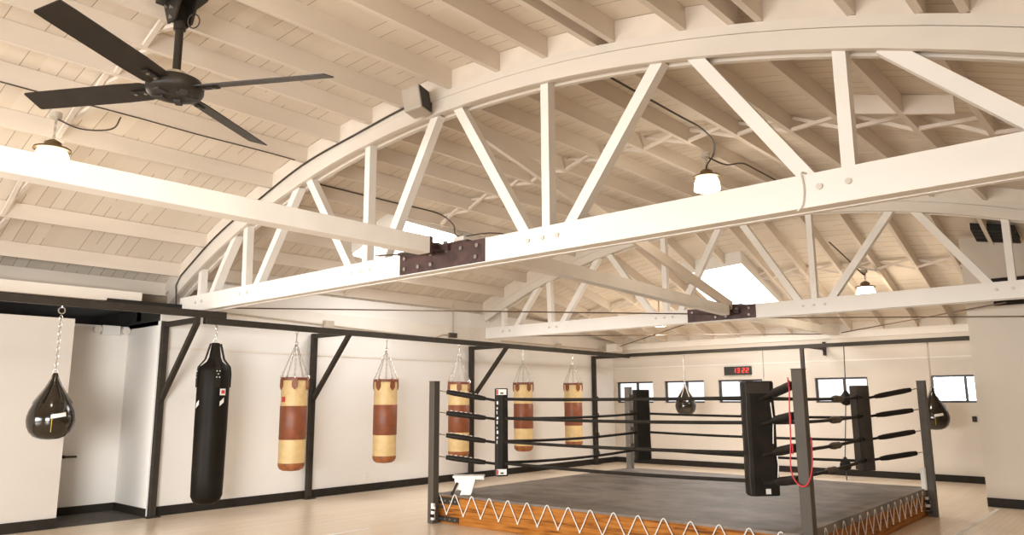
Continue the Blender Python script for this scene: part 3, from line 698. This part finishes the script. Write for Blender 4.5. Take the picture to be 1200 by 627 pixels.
# ------------------------------------------------------------------ wall clock
t = thing('wall_clock', 'black digital wall clock with red digits above the windows', 'clock', loc=(-7.325, YB, 2.14))
box_obj('clock_case', (-.315, .315, -.06, 0, -.095, .095), M['clock'], t, bevel=.006)
SEG = {'1': 'bc', '3': 'abgcd', '2': 'abged'}
def digit(x, ch):
    w, h, th = .050, .046, .0125; b = B(); sl = .10
    def P(u, v): return (x + u + v*sl, -.066, v + .005)
    seg = dict(a=((0, h), (w, h)), g=((0, 0), (w, 0)), d=((0, -h), (w, -h)), f=((0, 0), (0, h)), b=((w, 0), (w, h)), e=((0, -h), (0, 0)), c=((w, -h), (w, 0)))
    for s in SEG[ch]:
        (u0, v0), (u1, v1) = seg[s]
        beam(b, P(u0, v0), P(u1, v1), .008, th, up=(0, 0, 1) if u0 != u1 else (1, 0, 0))
    obj('digit', b, M['led'], t)
for x, ch in ((-.092, '1'), (.005, '3'), (.120, '2'), (.212, '2')): digit(x, ch)

# ------------------------------------------------------------------ boxing ring
X0, X1, Y0, Y1, ZP = -7.33, -2.66, 6.86, 11.44, .335
ring = thing('boxing_ring', 'boxing ring with dark canvas on a low wooden platform, four steel posts, black ropes', 'boxing ring')
b = B(); bx(b, X0, X1, Y0, Y0+.05, 0, ZP); obj('side_board', b, M['woodx'], ring, bevel=.004)
b = B(); bx(b, X0, X1, Y1-.05, Y1, 0, ZP); obj('side_board', b, M['woodx'], ring)
b = B(); bx(b, X1-.05, X1, Y0+.05, Y1-.05, 0, ZP); obj('side_board', b, M['woody'], ring, bevel=.004)
b = B(); bx(b, X0, X0+.05, Y0+.05, Y1-.05, 0, ZP); obj('side_board', b, M['woody'], ring)
b = B(); n = 30; g = []
for j in range(n+1):
    row = []
    for i in range(n+1):
        u, v = i/n, j/n; x = X0-.012 + (X1-X0+.024)*u; y = Y0-.006 + (Y1-Y0+.012)*v
        z = ZP + .02 + .012*math.sin(x*2.3+y*1.1)*math.sin(y*1.7-x*.6)*min(1, 8*u*(1-u))*min(1, 8*v*(1-v)) + .008*math.sin(9*x+4*y)*u*(1-u)*v
        row.append(b.verts.new((x, y, z)))
    g.append(row)
for a, c in zip(g, g[1:]):
    for i in range(n): b.faces.new((a[i], a[i+1], c[i+1], c[i]))
edge = [r[-1] for r in g]
lo = [b.verts.new((v.co.x + .012, v.co.y, ZP - .055 - .012*math.sin(k*1.9))) for k, v in enumerate(edge)]
for k in range(n): b.faces.new((edge[k], edge[k+1], lo[k+1], lo[k]))
for sel, fx in ((g[0], lambda v: (v.co.x, v.co.y - .006, ZP - .004)), (g[-1], lambda v: (v.co.x, v.co.y + .006, ZP - .05)), ([r[0] for r in g], lambda v: (v.co.x - .006, v.co.y, ZP - .03))):
    l2 = [b.verts.new(fx(v)) for v in sel]
    for k in range(n): b.faces.new((sel[k], sel[k+1], l2[k+1], l2[k]))
obj('canvas', b, M['canvas'], ring, smooth=True)
# corner plates
for z0, z1 in ((.235, .315), (.02, .085)):
    b = B(); bx(b, X0+.0, X0+.40, Y0-.010, Y0, z0, z1); p = obj('corner_plate', b, M['black'], ring)
    for k in range(4):
        b = B(); x = X0+.07+.09*k; tube(b, [(x, Y0-.018, (z0+z1)/2), (x, Y0-.008, (z0+z1)/2)], .012, 8); obj('plate_bolt', b, M['bolt'], p)
# lacing: front and right side, zigzag with a knot at each low point
def lacing(P, L0, L1, per, zt, zl, r):
    b = B(); u = L0; pts = []
    n = int((L1-L0)/per)
    for k in range(n):
        a = L0 + per*k
        for q0, q1 in (((a, zt), (a+per*.44, zl)), ((a+per*.44, zl), (a+per*.88, zt)), ((a+per*.88, zt), (a+per, zt))):
            m = (q0[0]+q1[0])/2, (q0[1]+q1[1])/2 - (.001 if q0[1] != q1[1] else -.010)
            tube(b, [P(*q0), P(*m), P(*q1)], r, 6)
        bmesh.ops.create_icosphere(b, subdivisions=1, radius=r*2.1, matrix=Matrix.Translation(P(a+per*.44, zl)))
    return b
obj('lacing_rope', lacing(lambda u, z: V((u, Y0-.016 - (.0 if z < .3 else .003), z)), X0+.06, X1-.1, .298, .352, .115, .0062), M['lace'], ring, smooth=True)
obj('lacing_rope', lacing(lambda u, z: V((X1+.020, u, z)), Y0+.10, Y1-.12, .2575, .325, .105, .0052), M['lace'], ring, smooth=True)
# posts
POST = {'fl': (-7.30, 6.76), 'nr': (-2.53, 6.76), 'r': (-2.585, 11.30), 'fa': (-7.27, 11.36)}
D = .57
PAD = {'fl': (-6.69, 7.33), 'nr': (-3.16, 7.33), 'r': (-3.18, 10.75), 'fa': (-6.66, 10.78)}
TOPZ = {'fl': 1.775, 'nr': 1.795, 'r': 1.755, 'fa': 1.735}
ZP4 = (1.66, 1.383, 1.105, .825)
ZR4 = (1.548, 1.303, 1.008, .738)
for k in ('fl', 'nr', 'r', 'fa'):
    x, y = POST[k]
    b = B(); bx(b, x-.05, x+.05, y-.05, y+.05, 0, TOPZ[k]); p = obj('ring_post', b, M['post'] if k != 'fa' else M['postgrey'], ring, bevel=.006)
    if k == 'fa': p['label'] = 'bare grey steel post'
    b = B(); bx(b, x-.053, x+.053, y-.053, y+.053, TOPZ[k], TOPZ[k]+.008); obj('post_cap', b, M['post'], p)
    cx, cy = PAD[k]; dx, dy = (1 if cx > x else -1), (1 if cy > y else -1)
    # bolts the post to the platform
    for zc in (.20, .06):
        b = B(); beam(b, (x, y, zc), (x+.08*dx, y+.10*dy, zc), .06, .03); obj('post_clamp', b, M['black'], ring)
    if k in ('fl', 'r'):
        z0 = .05; b = B(); sx = x + (.055 if k == 'fl' else -.055)
        beam(b, (sx, y-.052, z0+.0), (sx, y-.052, z0+.20), .045, .03); beam(b, (sx, y-.058, z0+.05), (sx+.02, y-.058, z0+.16), .05, .02); hw = obj('strap_buckle', b, M['white'], ring); hw['label'] = 'white and black strap buckle at the post foot'
        b = B(); bx(b, sx-.03, sx+.03, y-.075, y-.055, z0+.03, z0+.07); bx(b, sx-.01, sx+.04, y-.077, y-.055, z0+.11, z0+.135); obj('buckle_lever', b, M['pad'], hw)
        if k == 'r':
            b = B(); tube(b, [(sx-.01, y-.07, .34), (sx-.01, y-.07, .62)], .035, 12); obj('strap_roll', b, M['white'], ring)
    # four turnbuckles with padded covers on each corner
    for zp, zr in zip(ZP4, ZR4):
        if k == 'nr': zp2 = zp + .015
        elif k == 'fa': zp2 = zp - .07
        else: zp2 = zp
        a = V((x + .04*dx, y + .04*dy, zp2)); e = V((cx - .10*dx, cy - .10*dy, zr)); d = e - a
        b = B(); tube(b, [a, e + d*.12], .009, 6); torus(b, a + d*.04, (0, 0, 1), d, .02, .006); obj('turnbuckle', b, M['chrome'], ring)
        b = B(); tube(b, [a + d*.70, e + d*.15], .017, 8); obj('rope_end', b, M['rope'], ring)
        b = B(); s0, s1 = a + d*(.10 if k == 'nr' else .16), a + d*(.74 if k == 'nr' else .96)
        q = [s0 + (s1-s0)*i/6 for i in range(7)]
        rr = .042 if k == 'nr' else .036
        tube(b, q, [rr*.8, rr, rr*1.02, rr, rr*1.03, rr, rr*.75], 10)
        cv = obj('turnbuckle_cover', b, M['pad'], ring, smooth=True)
        if k == 'fl':
            for i in range(7):
                b = B(); c = s0 + (s1-s0)*((i+1)/8) + V((0, 0, rr+.002)); beam(b, c - d.normalized()*.015, c + d.normalized()*.015, .02, .006); obj('cover_lace', b, M['lace'], cv)
# ropes between the corners
def sag_line(a, c, sag, n=12): return [a + (c-a)*i/n - V((0, 0, sag*4*(i/n)*(1-i/n))) for i in range(n+1)]
for p, q, sag in (('fl', 'nr', .012), ('nr', 'r', .022), ('fa', 'r', .012), ('fl', 'fa', .022)):
    for i, z in enumerate(ZR4):
        a, c = V((*PAD[p], z)), V((*PAD[q], z - (.025 if p == 'fa' else 0)))
        b = B(); tube(b, sag_line(a, c, sag * (1 + .3*i)), .0195, 10); obj('ring_rope', b, M['rope'], ring, smooth=True)
        if (p, q) == ('nr', 'r'):
            u0 = (.64, .60, .58, .52)[i]; b = B(); L = [a + (c-a)*(u0 + .11*j/5) - V((0, 0, sag*(1+.3*i)*4*u0*(1-u0))) for j in range(6)]
            tube(b, L, [.026, .040, .046, .038, .043, .026], 10); w = obj('rope_wrap', b, M['tape'], ring, smooth=True); w['label'] = 'brown tape wrapped round the rope'
# rope spacers
def spacer(x, y, r=.010):
    b = B(); tube(b, [(x, y, ZR4[0]+.02), (x, y, ZR4[3]-.02)], r, 6)
    for z in ZR4: torus(b, (x, y, z), (0, 1, 0), (0, 0, 1), .025, .008)
    return obj('rope_spacer', b, M['rope'], ring)
spacer(-6.675, 9.55); spacer(-3.17, 10.45); spacer(-4.9, 10.77)
# corner pads
def pad(k, w, dp, z0, z1):
    cx, cy = PAD[k]; dx, dy = (1 if POST[k][0] > cx else -1), (1 if POST[k][1] > cy else -1)
    ang = math.atan2(dy, dx)   # faces the post; its front turns to the ring centre
    R = Matrix.Translation((cx, cy, 0)) @ Matrix.Rotation(ang, 4, 'Z')
    b = B(); zs = [z0 + (z1-z0)*i/6 for i in range(7)]; prev = None
    for i, z in enumerate(zs):
        m = 1 + .03*math.sin(i*2.1)
        ring_ = [(-.05*m-dp, -w*.8), (-.05*m-dp, w*.8), (-.05, w*m), (.03, w*m), (.045, w*.7), (.045, -w*.7), (.03, -w*m), (-.05, -w*m)]
        vs = [b.verts.new((u, v, z)) for u, v in ring_]
        if prev:
            for j in range(8): b.faces.new((prev[j], prev[(j+1) % 8], vs[(j+1) % 8], vs[j]))
        else: b.faces.new(vs[::-1])
        prev = vs
    b.faces.new(prev)
    b.transform(R); p = obj('corner_pad', b, M['padtop'] if k == 'r' else M['pad'], ring, bevel=.012)
    return p, R
pfl, Rf = pad('fl', .105, .07, .575, 1.685)
pnr, Rn = pad('nr', .15, .13, .60, 1.705)
prr, Rr = pad('r', .11, .09, .60, 1.70)
pfa, Ra = pad('fa', .135, .07, .56, 1.685)
def onpad(name, parent, R, m, u, v0, v1, z0, z1, t=.004):
    b = B(); bx(b, u, u+t, v0, v1, z0, z1); b.transform(R); return obj(name, b, m, parent)
# lettering and badges on the front-left pad (seen on its outer edge and back)
def onside(name, parent, R, m, v, u0, u1, z0, z1, t=.004):
    b = B(); bx(b, u0, u1, v, v+t, z0, z1); b.transform(R); return obj(name, b, m, parent)
for z0, z1 in ((1.60, 1.672), (.595, .665)):
    o = onside('pad_badge', pfl, Rf, M['white'], .106, -.10, .03, z0, z1)
    onside('badge_mark', pfl, Rf, M['redpatch'], .108, .005, .028, z0+.005, z1-.005)
    onside('badge_mark', pfl, Rf, M['pad'], .108, -.06, -.02, z0+.012, z0+.03)
for i in range(9):
    z = 1.50 - .062*i
    onside('pad_letter', pfl, Rf, M['white'], .1065, .006 + .006*(i % 3), .028, z-.022, z+.018 - .014*(i % 2), .003)
onpad('pad_flap', pnr, Rn, M['padtop'], .046, -.135, .10, 1.59, 1.70)
b = B(); bx(b, -.17, .035, -.135, .135, 1.705, 1.712); b.transform(Rn); obj('pad_lid', b, M['padtop'], pnr)
onpad('pad_label', pnr, Rn, M['white'], .046, .0, .05, .62, .67)
for v, zs in ((.10, (1.50, 1.1)), (.125, (1.05, .75))):
    b = B(); tube(b, [Rn @ V((.052, v, zs[0])), Rn @ V((.056, v+.012, (zs[0]+zs[1])/2)), Rn @ V((.052, v, zs[1]))], .006, 6); obj('pad_lace', b, M['lace'], pnr)

# red cord hung round the near post
x, y = POST['nr']; b = B()
pts = [V((x-.075, y-.03, 1.70)), V((x-.085, y-.045, 1.45)), V((x-.09, y-.05, 1.2)), V((x-.105, y-.055, .95)), V((x-.07, y-.075, .84)), V((x, y-.09, .79)), V((x+.055, y-.085, .83)), V((x+.08, y-.05, .95)), V((x+.075, y-.01, 1.10)), V((x+.06, y+.04, 1.2))]
tube(b, smooth_path(pts), .0065, 6)
for z in (1.68, 1.36, 1.10): torus(b, (x-.085, y-.035, z), (1, .4, 0), (0, 0, 1), .028, .006, 1.5)
tag(obj('red_cord', b, M['red'], smooth=True), 'thin red cord looped round the near ring post', 'cord')

# little white folding stool standing on the ring corner
t = thing('step_stool', 'small white plastic folding stool on the ring corner by the first post', 'stool', loc=(-6.93, 7.02, ZP+.022))
R = Matrix.Rotation(math.radians(40), 4, 'Z')
b = B(); bx(b, -.19, .21, -.09, .09, .205, .235); bx(b, .10, .21, -.09, .09, .185, .205); b.transform(R); obj('stool_top', b, M['white'], t, bevel=.008)
b = B(); prism(b, [(-.17, .205), (.10, .205), (.04, 0), (-.10, 0), (-.075, .05), (-.15, .08)], 1, -.085, -.07); b.transform(R); obj('stool_leg', b, M['white'], t)
b = B(); prism(b, [(-.17, .205), (.10, .205), (.04, 0), (-.10, 0), (-.075, .05), (-.15, .08)], 1, .07, .085); b.transform(R); obj('stool_leg', b, M['white'], t)
b = B(); beam(b, (-.13, -.095, .15), (-.19, -.095, .02), .02, .03); beam(b, (-.19, -.095, .04), (-.20, -.09, 0), .03, .03); b.transform(R); p = obj('stool_hinge', b, M['pad'], t); p['label'] = 'black folding hinge'

# ------------------------------------------------------------------ light
def area(name, loc, target, sx, sy, power, col, spread=180):
    l = bpy.data.lights.new(name, 'AREA'); l.shape = 'RECTANGLE'; l.size = sx; l.size_y = sy; l.spread = math.radians(spread); l.energy = power; l.color = col
    o = bpy.data.objects.new(name, l); C.objects.link(o); o.location = loc
    o.rotation_euler = (V(target) - V(loc)).to_track_quat('-Z', 'Y').to_euler(); return o
area('daylight_door_right', (.85, -2.2, 1.6), (-9, 4.6, .9), 6.0, 2.3, 268, (.97, .985, .98), 62)
area('daylight_front', (-5.2, -7.3, 1.6), (-5.2, 6, .75), 9.5, 2.4, 335, (.98, .985, .97), 66)
for x, y, z, e in ((-7.87, 2.25, 3.70, 26), (-4.07, 8.3, 4.02, 40), (-3.83, 13.6, 3.19, 52), (-7.9, 13.6, 2.96, 52), (-8.42, 8.3, 3.6, 16), (-4.0, 2.0, 4.0, 26)):
    l = bpy.data.lights.new('lamp_glow', 'POINT'); l.energy = e; l.color = (1, .87, .68); l.shadow_soft_size = .17
    o = bpy.data.objects.new('lamp_glow', l); C.objects.link(o); o.location = (x, y, z)
area('skylight_glow_middle', (-9.0, 7.95, 3.85), (-8.6, 7.95, 0), 1.1, 1.8, 45, (.96, .98, 1))
area('skylight_glow_end', (-6.33, 13.75, 3.45), (-6.2, 13.3, 0), 1.1, 1.6, 110, (.96, .98, 1))
w = bpy.data.worlds.new('overcast'); S.world = w; w.use_nodes = True
bg = w.node_tree.nodes['Background']; bg.inputs[0].default_value = (.95, .97, 1, 1); bg.inputs[1].default_value = 1.7

# ------------------------------------------------------------------ camera
yaw, pit, roll, fpx = math.radians(41.3), math.radians(9.98), math.radians(-.3), 874
F = V((-math.sin(yaw)*math.cos(pit), math.cos(yaw)*math.cos(pit), math.sin(pit))); R0 = V((math.cos(yaw), math.sin(yaw), 0)); U0 = R0.cross(F)
Rv = math.cos(roll)*R0 + math.sin(roll)*U0; Uv = -math.sin(roll)*R0 + math.cos(roll)*U0
cam = bpy.data.cameras.new('camera'); cam.sensor_width = 36; cam.lens = fpx*36/1200; cam.clip_start = .05
co = bpy.data.objects.new('camera', cam); C.objects.link(co)
co.matrix_world = Matrix(((Rv.x, Uv.x, -F.x, 0), (Rv.y, Uv.y, -F.y, 0), (Rv.z, Uv.z, -F.z, 1.55), (0, 0, 0, 1)))
S.camera = co
S.view_settings.view_transform = 'Standard'; S.view_settings.look = 'None'; S.view_settings.exposure = 0
S.cycles.use_denoising = True; S.cycles.max_bounces = 8; S.cycles.diffuse_bounces = 6
